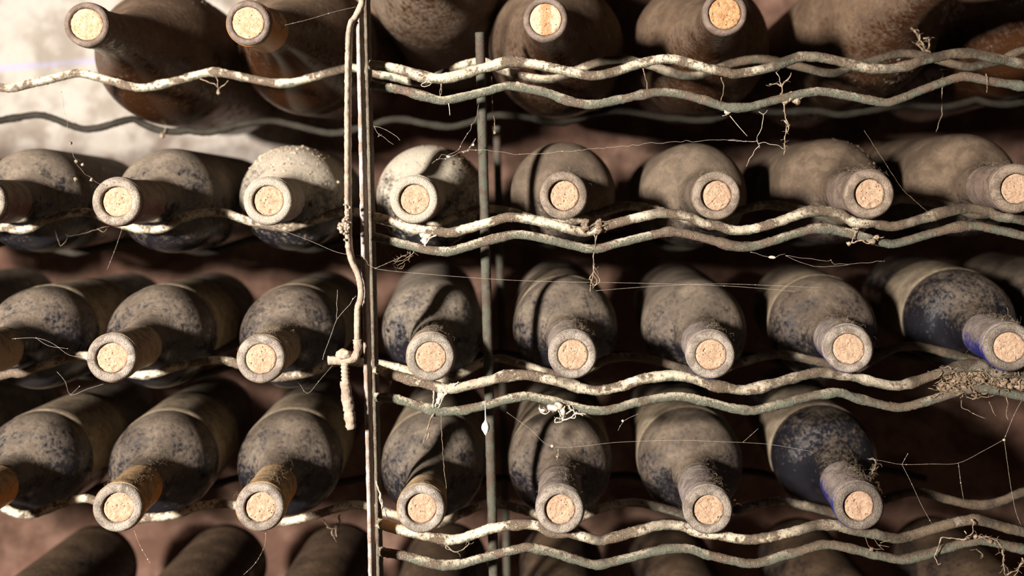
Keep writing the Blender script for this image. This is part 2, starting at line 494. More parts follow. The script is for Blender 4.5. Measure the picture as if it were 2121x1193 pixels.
def cork_mesh(seed, r, recess, L, crack):
    m = MB()
    nr, na = 22, 64
    rnd = random.Random(seed)
    ang = rnd.uniform(0, math.pi); off = rnd.uniform(-0.25, 0.25) * r
    holes = [(rnd.uniform(-0.75, 0.75) * r, rnd.uniform(-0.75, 0.75) * r, rnd.uniform(0.0004, 0.0009)) for _ in range(rnd.randint(4, 9))]
    if seed % 3 == 0:
        holes += [(0.15 * r, -0.72 * r, 0.0017)]
    def h(x, z):
        q = Vector((x * 420, z * 420, seed * 7.7))
        d = 0.00035 * noise.fractal(q, 0.9, 2.0, 4)
        d += 0.0003 * noise.noise(Vector((x * 130, z * 130, seed * 2.2)))
        for hx, hz, hr in holes:
            e = math.hypot(x - hx, z - hz)
            if e < hr: d -= 0.0011 * (1 - (e / hr) ** 2)
        if crack:
            s_ = x * math.sin(ang) - z * math.cos(ang) - off + 0.0004 * noise.noise(Vector((x * 300, z * 300, seed)))
            if abs(s_) < 0.00018: d -= 0.0006
            if crack > 1:
                s2 = x * math.sin(ang + 0.5) - z * math.cos(ang + 0.5) + off * 1.8
                if abs(s2) < 0.00013: d -= 0.0006
        rr = math.hypot(x, z) / r
        if rr > 0.86: d -= 0.0006 * ((rr - 0.86) / 0.14) ** 2 * (1 + 1.5 * noise.noise(Vector((x * 500, z * 500, 5 + seed))))
        return d
    m.v.append(Vector((0, recess - L - h(0, 0), 0)))
    for i in range(1, nr + 1):
        rr = r * (i / nr) ** 0.85
        for j in range(na):
            a = 2 * math.pi * j / na
            x, z = math.sin(a) * rr, math.cos(a) * rr
            m.v.append(Vector((x, recess - L - h(x, z), z)))
    for j in range(na): m.f.append((0, 1 + j, 1 + (j + 1) % na)); m.m.append(0)
    for i in range(nr - 1):
        for j in range(na):
            a = 1 + i * na + j; b = 1 + i * na + (j + 1) % na
            m.f.append((a, a + na, b + na, b)); m.m.append(0)
    b0 = 1 + (nr - 1) * na
    k = len(m.v)
    for j in range(na):
        a = 2 * math.pi * j / na
        m.v.append(Vector((math.sin(a) * r * 0.99, 0.022 - L, math.cos(a) * r * 0.99)))
    for j in range(na):
        m.f.append((b0 + j, k + j, k + (j + 1) % na, b0 + (j + 1) % na)); m.m.append(0)
    m.f.append(tuple(k + j for j in range(na))); m.m.append(0)
    return m.mesh('cork')

BOT = []       # (axis point at lip, unit axis, profile, length)
YL = 0.615
SH = {False: 0.112, True: 0.150}

def bottle(row, lip, body, label, mag=False, R=0.0375, cap=None, cap_end=0.052, paper=None, dust=(0.5, 0.0, 0.0),
           cork='cork', seed=0, recess=0.0022, crack=0, lipm=None, group=None, yl=YL, crust=None, fuzz=0):
    me, prof, L = bottle_mesh(mag, R)
    p0 = at(lip[0], lip[1], yl)
    p1 = at(body[0], body[1], yl + SH[mag])
    d = (p1 - p0).normalized()
    q = d.to_track_quat('Y', 'Z')
    root = empty('wine_magnum' if mag else 'wine_bottle', p0 + d * L)
    root.rotation_mode = 'QUATERNION'; root.rotation_quaternion = q
    tag(root, label, 'bottle', group)
    g = obj('glass_body', me, [M['amber'] if mag else M['glass'], M['lip_bare'] if mag else M['lip']], root)
    g.color = (*dust, 1)
    bore = 0.0099 if mag else 0.0094
    ck = obj('cork', cork_mesh(seed, bore, recess, L, crack), M[cork], root)
    if cap:
        c = obj('capsule', capsule_mesh(R, cap_end, seed, mag), M[cap], root); c.color = (*dust, 1)
    if paper:
        c = obj('paper_label', label_mesh(R, *paper), M['paper'], root); c.color = (0.5, 0.2, 0.0, 1)
    if crust:
        for (t, ang, spread_, n, mt) in crust:
            mb = MB(); rnd = random.Random(seed * 13 + int(t * 1000))
            for i in range(n * 6):
                tt = t + rnd.gauss(0, spread_); aa = ang + rnd.gauss(0, spread_ / 0.03)
                r = rad_at(prof, max(0.02, min(tt, L - 0.02)))
                s_ = min(0.0017, 0.00022 + rnd.expovariate(1 / 0.00030))
                mb.blob((math.sin(aa) * (r - s_ * 0.3), tt - L, math.cos(aa) * (r - s_ * 0.3)), s_, i + seed, 0.9, 1.9, (rnd.uniform(0.8, 2.0), rnd.uniform(0.8, 2.0), 0.8), 1)
            o = obj('dirt_crust', mb.mesh('dirt_crust'), M[mt], root); o['kind'] = 'stuff'
    if fuzz:
        # dust hairs standing on the upper side of the neck and shoulder
        mb = MB(); rnd = random.Random(seed * 7 + 1)
        for i in range(fuzz):
            tt = 0.006 + 0.085 * rnd.random() ** 1.3; aa = rnd.gauss(0.35, 0.75)
            r = rad_at(prof, tt) + (0.0004 if cap and tt < cap_end else 0.0)
            u = Vector((math.sin(aa), 0, math.cos(aa)))
            p = Vector((u.x * r, tt - L, u.z * r))
            e = Vector((rnd.gauss(0, 1), rnd.gauss(0, 1), rnd.gauss(0, 1)))
            ln = rnd.uniform(0.0012, 0.0042)
            q1 = p + (u * 0.8 + e * 0.5).normalized() * ln * 0.5
            q2 = q1 + (u * 0.2 + e.cross(u) * 0.8 + e * 0.3).normalized() * ln * 0.6
            q3 = q2 + (e.cross(u) * 0.4 - u * 0.5 + Vector((rnd.gauss(0, 1), rnd.gauss(0, 1), rnd.gauss(0, 1))) * 0.6).normalized() * ln * 0.6
            mb.tube(catmull([p, q1, q2, q3], 0.0006), 0.000036, 3, cap=False)
        o = obj('dust_fuzz', mb.mesh('dust_fuzz'), M['webdirt'], root); o['kind'] = 'stuff'
    BOT.append((p0, d, prof, L))
    return root

G1, G2, G3, G4, G5 = ('dusty magnums on the top shelf', 'dusty wine bottles on the second shelf', 'dusty wine bottles on the third shelf',
                      'dusty wine bottles on the fourth shelf', 'dusty wine bottles on the bottom shelf')
# top shelf
bottle(1, (178, 50), (335, 113), 'brown dusty magnum beside the bare whitewashed wall, pale cork showing on the top shelf', True, 0.054, dust=(0.62, 0.55, 0.0), cork='cork_pale', seed=1, recess=0.0010, group=G1,
       crust=[(0.165, 0.1, 0.012, 70, 'dirt'), (0.19, -0.3, 0.02, 40, 'dirt')])
bottle(1, (513, 47), (628, 95), 'magnum with an orange neck band beside the iron locking rod on the top shelf', True, 0.054, cap='amber_band', cap_end=0.042, dust=(0.50, 0.45, 0.0), cork='cork_pale', seed=2, recess=0.0008, group=G1, crack=1)
bottle(0, (838, -195), (896, -52), 'magnum lying in the hollow on top of two others, only its round belly showing', True, 0.054, dust=(0.84, 0.35, 0.1), cork='cork_pale', seed=3, group=G1)
bottle(1, (1130, 40), (1150, 95), 'brown dusty magnum just past the round upright rod top, pale cork with a darker stripe', True, 0.054, dust=(0.70, 0.45, 0.0), cork='cork_stripe', seed=4, recess=0.0008, group=G1)
bottle(1, (1502, 27), (1455, 90), 'brown dusty magnum with a dark mottled cork on the top shelf', True, 0.054, dust=(0.72, 0.5, 0.0), cork='cork_burnt', seed=5, recess=0.0012, group=G1)
bottle(1, (1985, -62), (1810, 52), 'dirt-caked magnum with a ragged cobweb under its neck, its cork out of view', True, 0.054, dust=(0.75, 0.6, 0.0), cork='cork_pale', seed=6, group=G1,
       crust=[(0.135, 2.6, 0.012, 60, 'dirt'), (0.17, 0.3, 0.03, 50, 'dirt')])
bottle(1, (2373, -52), (2124, 50), 'shadowed brown magnum farthest along the top shelf from the flat upright', True, 0.054, dust=(0.5, 0.6, 0.0), cork='cork_pale', seed=7, group=G1)
# second shelf
bottle(2, (-42, 418), (80, 416), 'second-shelf bottle whose dark red neck reaches out of view, single-wire side', R=0.039, cap='red', dust=(0.52, 0.25, 0.1), seed=10, group=G2)
bottle(2, (240, 418), (355, 416), 'second-shelf bottle with a dark red capsule and a pitted cork, single-wire side', R=0.039, cap='red', dust=(0.55, 0.25, 0.1), seed=11, recess=0.0026, group=G2)
bottle(2, (555, 416), (608, 411), 'second-shelf bottle with pale crumbling crust over its shoulder, beside the locking rod', R=0.039, cap='grey', cap_end=0.06, dust=(0.60, 0.1, 0.55), seed=12, recess=0.0024, group=G2,
       crust=[(0.118, 0.1, 0.014, 110, 'dirt_pale'), (0.105, -0.5, 0.010, 40, 'dirt_pale')])
bottle(2, (858, 413), (888, 409), 'second-shelf bottle whitened with dust and a dark dirt clump, first past the flat upright', R=0.039, cap='red', cap_end=0.06, dust=(0.60, 0.1, 0.75), seed=15, recess=0.0026, group=G2,
       crust=[(0.112, 0.75, 0.0075, 170, 'dirt')])
bottle(2, (1168, 405), (1166, 403), 'brown dusty second-shelf bottle first past the round upright rods, cork sunk deep', R=0.0390, dust=(0.80, 0.55, 0.05), seed=14, fuzz=120, recess=0.0030, group=G2)
bottle(2, (1485, 405), (1437, 405), 'brown dusty second-shelf bottle third past the flat upright, cork scored by a line', R=0.0390, dust=(0.80, 0.55, 0.05), seed=13, fuzz=120, recess=0.0026, crack=1, group=G2)
bottle(2, (1803, 402), (1716, 397), 'brown dusty second-shelf bottle fourth past the flat upright, dirt clump on its shoulder', R=0.0395, cap='grey', cap_end=0.055, dust=(0.82, 0.6, 0.0), seed=18, fuzz=160, recess=0.0026, group=G2,
       crust=[(0.115, 0.7, 0.008, 60, 'dirt')])
bottle(2, (2107, 391), (1992, 384), 'brown dusty second-shelf bottle fifth past the flat upright, its cork dark orange', R=0.0385, cap='grey', cap_end=0.055, dust=(0.82, 0.65, 0.0), seed=16, fuzz=160, recess=0.0022, group=G2)
# third shelf
PL = (0.124, 0.205, -1.9, 1.9)
bottle(3, (-80, 745), (85, 700), 'third-shelf bottle with its mouth out of view on the single-wire side', R=0.038, cap='tan', paper=PL, dust=(0.40, 0.1, 0.0), seed=20, group=G3)
bottle(3, (230, 742), (333, 698), 'third-shelf bottle with a holed crumbly cork, second from the flat upright on the single-wire side', R=0.038, cap='tan', cap_end=0.06, paper=PL, dust=(0.44, 0.1, 0.0), seed=21, recess=0.0020, group=G3)
bottle(3, (540, 744), (605, 698), 'third-shelf bottle with a smooth flush cork, beside the threaded bolt of the locking rod', R=0.038, cap='tan', cap_end=0.06, paper=PL, dust=(0.46, 0.1, 0.0), seed=22, fuzz=120, recess=0.0008, group=G3)
bottle(3, (892, 740), (897, 684), 'third-shelf bottle first past the flat upright, two shadow bands across its neck', R=0.0378, cap='tan', cap_end=0.03, dust=(0.46, 0.0, 0.15), seed=23, fuzz=160, recess=0.0006, group=G3)
bottle(3, (1187, 735), (1172, 682), 'third-shelf bottle first past the round upright rods, cork split by a ragged crack', R=0.0385, cap='grey', cap_end=0.055, paper=PL, dust=(0.50, 0.1, 0.05), seed=25, fuzz=260, recess=0.0005, crack=2, group=G3)
bottle(3, (1473, 735), (1438, 685), 'third-shelf bottle with a mere sliver of blue capsule and a cracked flush cork', R=0.0385, cap='blue', dust=(0.56, 0.2, 0.05), seed=26, fuzz=260, recess=0.0005, crack=2, group=G3)
bottle(3, (1758, 723), (1704, 680), 'third-shelf bottle with a blue capsule, fourth past the flat upright, before the nest begins', R=0.0385, cap='blue', paper=PL, dust=(0.52, 0.25, 0.0), seed=28, fuzz=320, recess=0.0005, crack=1, group=G3)
bottle(3, (2092, 720), (1988, 667), 'third-shelf bottle with a bright blue capsule above the matted nest', R=0.0385, cap='blue', paper=PL, dust=(0.28, 0.25, 0.0), seed=29, fuzz=320, recess=0.0006, group=G3)
bottle(3, (2425, 708), (2248, 660), 'third-shelf bottle showing only the edge of its shoulder, farthest past the flat upright', R=0.038, cap='blue', dust=(0.5, 0.25, 0.0), seed=30, group=G3)
# fourth shelf
bottle(4, (-88, 1052), (72, 963), 'fourth-shelf bottle with an ochre capsule and its mouth out of view', R=0.0378, cap='ochre', paper=PL, dust=(0.42, 0.05, 0.0), seed=31, group=G4)
bottle(4, (243, 1053), (338, 962), 'fourth-shelf bottle with a bright ochre capsule, second from the flat upright on the single-wire side', R=0.0378, cap='ochre', paper=PL, dust=(0.46, 0.1, 0.0), seed=32, fuzz=160, recess=0.0024, group=G4)
bottle(4, (538, 1052), (600, 960), 'fourth-shelf bottle with an ochre capsule, beside the flat upright on the single-wire side', R=0.0378, cap='ochre', paper=PL, dust=(0.46, 0.1, 0.0), seed=33, fuzz=160, recess=0.0024, group=G4)
bottle(4, (872, 1055), (897, 965), 'fourth-shelf bottle with a tan capsule and two shadow bands, first past the flat upright', R=0.0385, cap='ochre', cap_end=0.03, paper=PL, dust=(0.50, 0.0, 0.05), seed=34, recess=0.0026, group=G4)
bottle(4, (1160, 1057), (1160, 962), 'fourth-shelf bottle with a faded violet neck, first past the round upright rods', R=0.0385, cap='grey', paper=PL, dust=(0.50, 0.15, 0.0), seed=35, fuzz=160, recess=0.0026, group=G4)
bottle(4, (1468, 1058), (1430, 958), 'fourth-shelf bottle with a blue capsule, third past the flat upright', R=0.0385, cap='blue', paper=PL, dust=(0.58, 0.2, 0.0), seed=37, fuzz=260, recess=0.0022, crack=1, group=G4)
bottle(4, (1780, 1050), (1708, 951), 'fourth-shelf bottle with a blue capsule and hairy dust, last before the empty place', R=0.0378, cap='blue', paper=PL, dust=(0.18, 0.3, 0.0), seed=38, fuzz=420, recess=0.0026, crack=1, group=G4)
# bottom shelf: only the upper sides of the bodies show
for i, (bx, dsc) in enumerate(((138, 'bottom-shelf bottle below the two ochre-necked ones, farthest from the flat upright'),
                               (425, 'bottom-shelf bottle, second from the flat upright, single-wire side'),
                               (680, 'bottom-shelf bottle, first from the flat upright on the single-wire side'),
                               (914, 'bottom-shelf bottle, first past the flat upright'),
                               (1166, 'bottom-shelf bottle, first past the round upright rods'),
                               (1405, 'bottom-shelf bottle, third past the flat upright'),
                               (1690, 'bottom-shelf bottle, fourth past the flat upright'),
                               (1985, 'bottom-shelf bottle below the empty place, last past the flat upright'))):
    by = 1226 - 0.012 * (bx - 140)
    ka, kb = 0.85 / YL, 0.85 / (YL + SH[False])
    bottle(5, (VX + (bx - VX) * ka, VY + (by - VY) * ka), (VX + (bx - VX) * kb, VY + (by - VY) * kb), 'dim ' + dsc, R=0.0378, dust=(0.40, 1.0, 0.0), seed=40 + i, group=G5, cap='tan')

# shelves run on past the frame edge; unseen bottles added to shade the wall
nvis = len(BOT)
k6 = YL / (YL + SH[False])
for r_, (ly, nm_) in enumerate(((420, 'second'), (747, 'third'), (1056, 'fourth'))):
    for c_, x_ in enumerate((-450, -780)):
        bottle(2 + r_, (x_, ly), (VX + (x_ - VX) * k6 - 5, VY + (ly - VY) * k6), '%s-shelf unseen bottle added at the single-wire end, %s the one with its mouth hidden' % (nm_, ('just past', 'two past')[c_]),
               R=0.0378, cap=('red', 'tan', 'ochre')[r_], dust=(0.45, 0.2, 0.0), seed=60 + r_ * 2 + c_, group=(G2, G3, G4)[r_])

# ---------------------------------------------------------------- wires
def clear(pts, r, down=True, gap=0.0005):
    """lower each wire point until it no longer bites into a bottle lying on it"""
    for p in pts:
        for it in range(40):
            bad = 0.0
            for (o, d, prof, L) in BOT:
                q = p - o
                t = q.dot(d)
                if t < -r or t > L + r: continue
                rr = rad_at(prof, min(max(t, 0.0), L))
                e = (q - d * t).length
                # slope of the shoulder: look a little to each side as well
                for dt in (-0.003, 0.003):
                    rr = max(rr, rad_at(prof, min(max(t + dt, 0.0), L)) - 0.0012)
                bad = max(bad, rr + r + gap - e)
            if bad <= 0: break
            p.z -= bad + 0.0001
    # soften the corners the lowering made
    for _ in range(2):
        zs = [p.z for p in pts]
        for i in range(1, len(pts) - 1):
            pts[i].z = min(zs[i], (zs[i - 1] + zs[i] * 2 + zs[i + 1]) / 4)
    return pts

def wire(name, pts, r, mat, parent, seed, n=14, amp=0.00045, clump=0.0009, step=0.0011):
    """a wavy wire with a lumpy crust; the mesh keeps world axes with its origin at the rack's foot"""
    P = pts
    def rad(i, a):
        p = P[i]
        q = Vector((p.x, math.cos(a) * 0.0035 + p.y, p.z + math.sin(a) * 0.0035))
        k = r + amp * 0.55 * noise.fractal(q * 420 + Vector((seed, 0, 0)), 0.9, 2.0, 3)
        g = noise.noise(q * 1150 + Vector((0, 0, seed)))
        if g > 0.30: k += 0.0011 * (g - 0.30)
        c = noise.noise(q * 75 + Vector((0, seed * 1.3, 0)))
        if c > 0.10: k += clump * (c - 0.10) * 1.5
        return k
    mb = MB(); mb.tube(P, rad, n)
    return obj(name, mb.mesh(name), mat, parent)

def px(pts, Y): return [at(x, y, Y) for x, y in pts]
YD, YW, YB = 0.629, 0.690, 0.80

R1U = [(765,134),(791,137),(837,146),(864,155),(901,162),(929,160),(975,148),(1030,134),(1068,128),(1131,138),(1194,152),(1231,157),(1269,150),(1332,130),(1370,123),(1407,125),(1458,140),(1503,149),(1525,153),(1586,142),(1646,121),(1692,118),(1752,130),(1806,141),(1858,141),(1918,124),(1994,109),(2054,119),(2121,133),(2180,146),(2230,136),(2300,116),(2340,112)]
R1L = [(768,176),(809,182),(864,194),(911,208),(938,205),(994,193),(1049,178),(1063,179),(1131,192),(1181,210),(1226,216),(1269,210),(1332,196),(1370,191),(1420,197),(1483,216),(1516,224),(1555,221),(1616,205),(1692,190),(1752,198),(1827,212),(1858,207),(1933,178),(1994,160),(2054,169),(2121,180),(2180,196),(2240,180),(2300,160),(2340,155)]
R2U = [(772,448),(823,461),(869,472),(906,479),(934,482),(971,473),(1017,460),(1060,450),(1130,461),(1180,475),(1217,480),(1267,465),(1342,446),(1380,442),(1430,450),(1480,465),(1525,478),(1586,468),(1661,442),(1698,437),(1752,445),(1827,466),(1858,468),(1918,451),(1994,431),(2054,440),(2121,457),(2170,468),(2230,450),(2300,430),(2340,430)]
R2L = [(772,489),(814,500),(869,514),(915,521),(943,518),(998,501),(1044,489),(1075,486),(1117,492),(1180,507),(1230,516),(1280,504),(1355,486),(1392,480),(1442,489),(1510,507),(1550,511),(1601,499),(1661,480),(1707,474),(1767,486),(1827,502),(1858,504),(1933,483),(2009,468),(2054,474),(2121,489),(2170,500),(2230,488),(2300,468),(2340,464)]
R3U = [(775,762),(813,776),(876,793),(931,806),(989,794),(1064,777),(1115,781),(1177,796),(1235,809),(1280,801),(1325,787),(1388,777),(1426,782),(1476,797),(1539,808),(1589,798),(1665,777),(1708,771),(1765,779),(1831,796),(1874,797),(1940,775),(1994,758),(2049,761),(2114,775),(2180,790),(2240,775),(2300,755),(2340,752)]
R3L = [(775,822),(825,828),(888,847),(931,852),(1001,841),(1077,821),(1127,827),(1190,843),(1240,851),(1280,845),(1325,832),(1401,821),(1464,832),(1514,845),(1552,851),(1602,841),(1677,821),(1735,813),(1765,822),(1809,834),(1863,844),(1918,832),(1983,812),(2027,805),(2081,812),(2121,821),(2190,834),(2250,820),(2300,803),(2340,798)]
R4U = [(778,1081),(840,1100),(915,1115),(952,1116),(1015,1096),(1077,1086),(1127,1091),(1190,1106),(1240,1119),(1275,1111),(1357,1090),(1400,1088),(1470,1103),(1537,1117),(1585,1114),(1649,1100),(1703,1086),(1772,1095),(1846,1114),(1882,1111),(1944,1092),(2016,1077),(2091,1095),(2121,1102),(2190,1114),(2250,1095),(2300,1078),(2340,1074)]
R4L = [(782,1141),(840,1152),(890,1164),(940,1171),(1002,1155),(1065,1139),(1102,1134),(1165,1150),(1227,1169),(1253,1167),(1305,1155),(1357,1142),(1420,1136),(1470,1150),(1553,1167),(1600,1158),(1646,1145),(1717,1128),(1811,1148),(1876,1159),(1947,1139),(2019,1120),(2070,1126),(2121,1138),(2190,1152),(2250,1135),(2300,1118),(2340,1114)]

W1 = [(-1400,175),(-1250,157),(-1100,179),(-940,159),(-720,165),(-640,180),(-560,160),(-450,175),(-380,160),(-300,180),(-220,168),(-150,150),(-80,165),(0,181),(25,182),(70,172),(110,163),(155,152),(180,154),(230,168),(290,182),(340,174),(400,158),(440,150),(480,155),(560,171),(600,172),(650,160),(700,145),(735,141),(774,151),(809,158),(850,169),(876,170),(910,156),(950,139),(988,129),(1010,131),(1043,146),(1095,160),(1143,164),(1175,155),(1201,143),(1244,128),(1290,124),(1352,137),(1400,153),(1440,157),(1475,148),(1510,133),(1565,122),(1610,127),(1661,139),(1722,152),(1767,139),(1843,115),(1880,111),(1920,117),(1964,130),(2009,138),(2069,127),(2121,104),(2170,108),(2230,124),(2300,118)]
W2 = [(-1400,468),(-1250,450),(-1100,472),(-940,452),(-780,470),(-700,455),(-640,470),(-560,455),(-490,446),(-400,470),(-300,470),(-220,455),(-150,446),(-90,462),(-40,476),(10,471),(38,475),(100,453),(151,441),(189,442),(239,461),(302,475),(352,458),(415,442),(465,442),(523,460),(588,471),(634,462),(702,439),(741,441),(790,455),(850,470),(890,468),(940,450),(980,436),(1010,432),(1055,438),(1110,455),(1150,464),(1200,455),(1255,437),(1292,426),(1355,434),(1410,450),(1450,456),(1500,446),(1555,430),(1600,425),(1661,434),(1710,448),(1750,452),(1800,436),(1849,416),(1888,412),(1964,427),(2010,440),(2045,444),(2121,418),(2180,412),(2240,428),(2300,425)]
W3 = [(-1400,790),(-1250,772),(-1100,794),(-940,774),(-780,795),(-700,788),(-640,795),(-560,760),(-470,752),(-380,788),(-300,776),(-220,756),(-150,745),(-90,770),(-30,784),(0,779),(90,757),(143,742),(179,737),(225,760),(280,776),(322,774),(376,757),(448,746),(491,753),(540,776),(573,782),(645,771),(674,757),(710,748),(750,750),(788,754),(846,768),(890,788),(930,785),(980,760),(1027,742),(1077,753),(1140,773),(1180,778),(1210,768),(1250,747),(1300,739),(1350,745),(1413,763),(1460,774),(1495,768),(1527,753),(1602,734),(1640,738),(1715,753),(1765,763),(1800,750),(1842,725),(1896,717),(1961,731),(2005,742),(2050,752),(2121,725),(2180,716),(2240,735),(2300,732)]
W4 = [(-1400,1088),(-1250,1070),(-1100,1092),(-940,1072),(-780,1090),(-700,1085),(-640,1090),(-560,1055),(-470,1048),(-380,1085),(-300,1075),(-220,1055),(-150,1040),(-60,1058),(0,1051),(36,1064),(72,1064),(125,1044),(186,1033),(230,1062),(265,1078),(305,1073),(358,1067),(412,1049),(477,1044),(520,1062),(573,1082),(645,1069),(699,1053),(745,1046),(815,1065),(870,1086),(910,1084),(960,1062),(1000,1046),(1040,1045),(1102,1062),(1150,1080),(1200,1072),(1247,1052),(1313,1041),(1390,1057),(1440,1073),(1480,1072),(1526,1057),(1608,1038),(1660,1046),(1717,1060),(1765,1072),(1800,1056),(1826,1038),(1895,1019),(1968,1036),(2030,1047),(2079,1036),(2121,1019),(2180,1016),(2240,1036),(2300,1030)]
B1 = [(-1040,262),(-860,250),(-640,262),(-440,248),(-260,255),(-190,262),(-120,245),(-60,258),(0,250),(40,243),(80,238),(115,247),(150,261),(185,268),(230,258),(280,246),(330,255),(400,272),(440,273),(500,258),(560,250),(620,262),(690,276),(760,262),(820,246),(880,256),(940,262),(1000,245),(1043,238),(1100,244),(1156,249),(1206,239),(1282,230),(1332,236),(1385,245),(1420,243),(1460,232),(1530,222),(1600,232),(1692,230),(1740,238),(1800,230),(1873,218),(1950,222),(2010,210),(2069,193),(2121,212),(2200,222)]

def lift(p, Y): return clear(catmull(px(p, Y), 0.0011), 0.0038)

# the rack: green wire shelves on flat and round uprights
rack = empty('wine_rack', (0.0, 0.70, 0.0))
tag(rack, 'green-painted wire wine rack, its wavy shelf wires caked with pale dust, holding all the bottles', 'rack')
bpy.context.view_layer.update()
RO = Vector((0.0, 0.70, 0.0))
def rel(pts): return [p - RO for p in pts]

for k, p in enumerate((W1, W2, W3, W4)):
    wire('neck_wire', rel(lift(p, YW)), 0.0029, M['wire'], rack, 3 + k)

rows5 = BOT[31:39]
def under(bots, Y, r, rise, t_off=0.0):
    """a wavy wire passing under the given bottles at depth Y"""
    pts = []
    xs = []
    for (o, d, prof, L) in bots:
        t = (Y - o.y) / d.y
        c = o + d * t
        R_ = rad_at(prof, t)
        xs.append(Vector((c.x, Y, c.z - R_ - r - 0.0013)))
    xs.sort(key=lambda v: v.x)
    xs = [xs[0] + Vector((-0.10, 0, 0))] + xs + [xs[-1] + Vector((0.10, 0, 0))]
    for a, b in zip(xs, xs[1:]):
        pts.append(a)
        m = (a + b) / 2; pts.append(m + Vector((0, 0, rise)))
    pts.append(xs[-1])
    return clear(catmull(pts, 0.003), r + 0.0008)
wire('neck_wire', rel(under(rows5, YW, 0.0029, 0.010)), 0.0029, M['wire_brown'], rack, 9)
rows = [BOT[39:41] + BOT[7:15], BOT[41:43] + BOT[15:24], BOT[43:45] + BOT[24:31], rows5]
wire('body_wire', rel(clear(catmull(px(B1, YB), 0.0014), 0.0038)), 0.0028, M['wire_dark'], rack, 21)
for k, rw in enumerate(rows):
    wire('body_wire', rel(under(rw, 0.815, 0.0029, 0.010)), 0.0029, M['wire_dark'], rack, 22 + k)

def rod(name, pa, pb, r, mat, parent, seed, org, step=0.002, n=14):
    k = max(2, int((pb - pa).length / step))
    pts = [pa + (pb - pa) * (i / k) - org for i in range(k + 1)]
    def rad(i, a):
        p = pts[i]
        q = Vector((p.x + math.cos(a) * 0.004, p.y + math.sin(a) * 0.004, p.z))
        return r + 0.00022 * noise.fractal(q * 420 + Vector((seed, 0, 0)), 1.0, 2.0, 3)
    mb = MB(); mb.tube(pts, rad, n)
    return obj(name, mb.mesh(name), mat, parent)

def foot(p, q):
    """extend the line p->q down to the floor"""
    d = q - p
    return p + d * (p.z / (p.z - q.z))
a = at(994, 68, 0.655); b = at(1020, 1150, 0.655); rod('upright_rod', a, foot(a, Vector((a.x + 0.001, a.y, b.z))), 0.0033, M['rod'], rack, 1, RO)
a = at(1029, 262, 0.85); rod('upright_rod', a, Vector((a.x, a.y, 0.0)), 0.0032, M['rod'], rack, 2, RO)

def flat_bar(name, x, y0, y1, w_, z0, z1, mat, parent, org, seed):
    """flat iron bar on edge, with worn wavy edges"""
    mb = MB(); k = int((z1 - z0) / 0.003)
    pts = [Vector((x, (y0 + y1) / 2, z0 + (z1 - z0) * i / k)) - org for i in range(k + 1)]
    hw, hd = w_ / 2, (y1 - y0) / 2
    sec_pts = [(hd, -hw * .6), (hd, hw * .6), (hd - .0006, hw), (0.2 * hd, hw), (-0.5 * hd, hw), (-hd + .0005, hw), (-hd, hw * .6), (-hd, 0), (-hd, -hw * .6), (-hd + .0005, -hw), (-0.3 * hd, -hw), (hd - .0006, -hw)]
    n = len(sec_pts)
    for i, p in enumerate(pts):
        for j, (dy, dx) in enumerate(sec_pts):
            q = Vector((p.x + dx, p.y + dy, p.z))
            e = 0.00028 * noise.fractal(q * 330 + Vector((seed, 0, 0)), 1.0, 2.0, 3)
            mb.v.append(q + Vector((dx / hw * e, dy / hd * e, 0)))
    for i in range(k):
        for j in range(n):
            a_ = i * n + j; b_ = i * n + (j + 1) % n
            mb.f.append((a_, b_, b_ + n, a_ + n)); mb.m.append(0)
    mb.f.append(tuple(reversed(range(n)))); mb.m.append(0)
    mb.f.append(tuple(k * n + j for j in range(n))); mb.m.append(0)
    return obj(name, mb.mesh(name), mat, parent)
XR = at(776.5, 900, 0.636).x
flat_bar('flat_upright', XR, 0.636, 0.652, 0.0021, 0.0, 1.30, M['bar_green'], rack, RO, 3)
for xx in (-0.84, 0.50):
    flat_bar('flat_upright', xx, 0.685, 0.700, 0.0025, 0.0, 1.30, M['bar_green'], rack, RO, 4)
    flat_bar('flat_upright', xx, 0.805, 0.820, 0.0025, 0.0, 1.30, M['bar_green'], rack, RO, 5)

# the grille: a second frame of paired wires in front of half the rack
grille = empty('rack_grille', (0.1, 0.62, 0.0))
tag(grille, 'iron grille of paired wavy wires, crusted cream and brown, fixed before the bottle necks', 'grille')
GO = Vector((0.1, 0.62, 0.0))
for k, p in enumerate((R1U, R1L, R2U, R2L, R3U, R3L, R4U, R4L)):
    pts = clear(catmull(px(p, YD), 0.0010), 0.0042)
    pts = [q - GO for q in pts]
    wire('grille_wire', pts, 0.0031 if k % 2 == 0 else 0.0028, M['wire'] if k % 2 == 0 else M['wire_green'], grille, 40 + k * 3, n=16, amp=0.0005, clump=0.0012)
XL = at(760.5, 900, 0.606).x
ztop = at(746, 22, 0.606).z
flat_bar('frame_bar', XL, 0.6055, 0.6200, 0.0025, 0.0, ztop, M['bar'], grille, GO, 6)
flat_bar('frame_bar', at(2338, 600, YD).x, 0.620, 0.636, 0.0025, 0.0, ztop, M['bar'], grille, GO, 7)

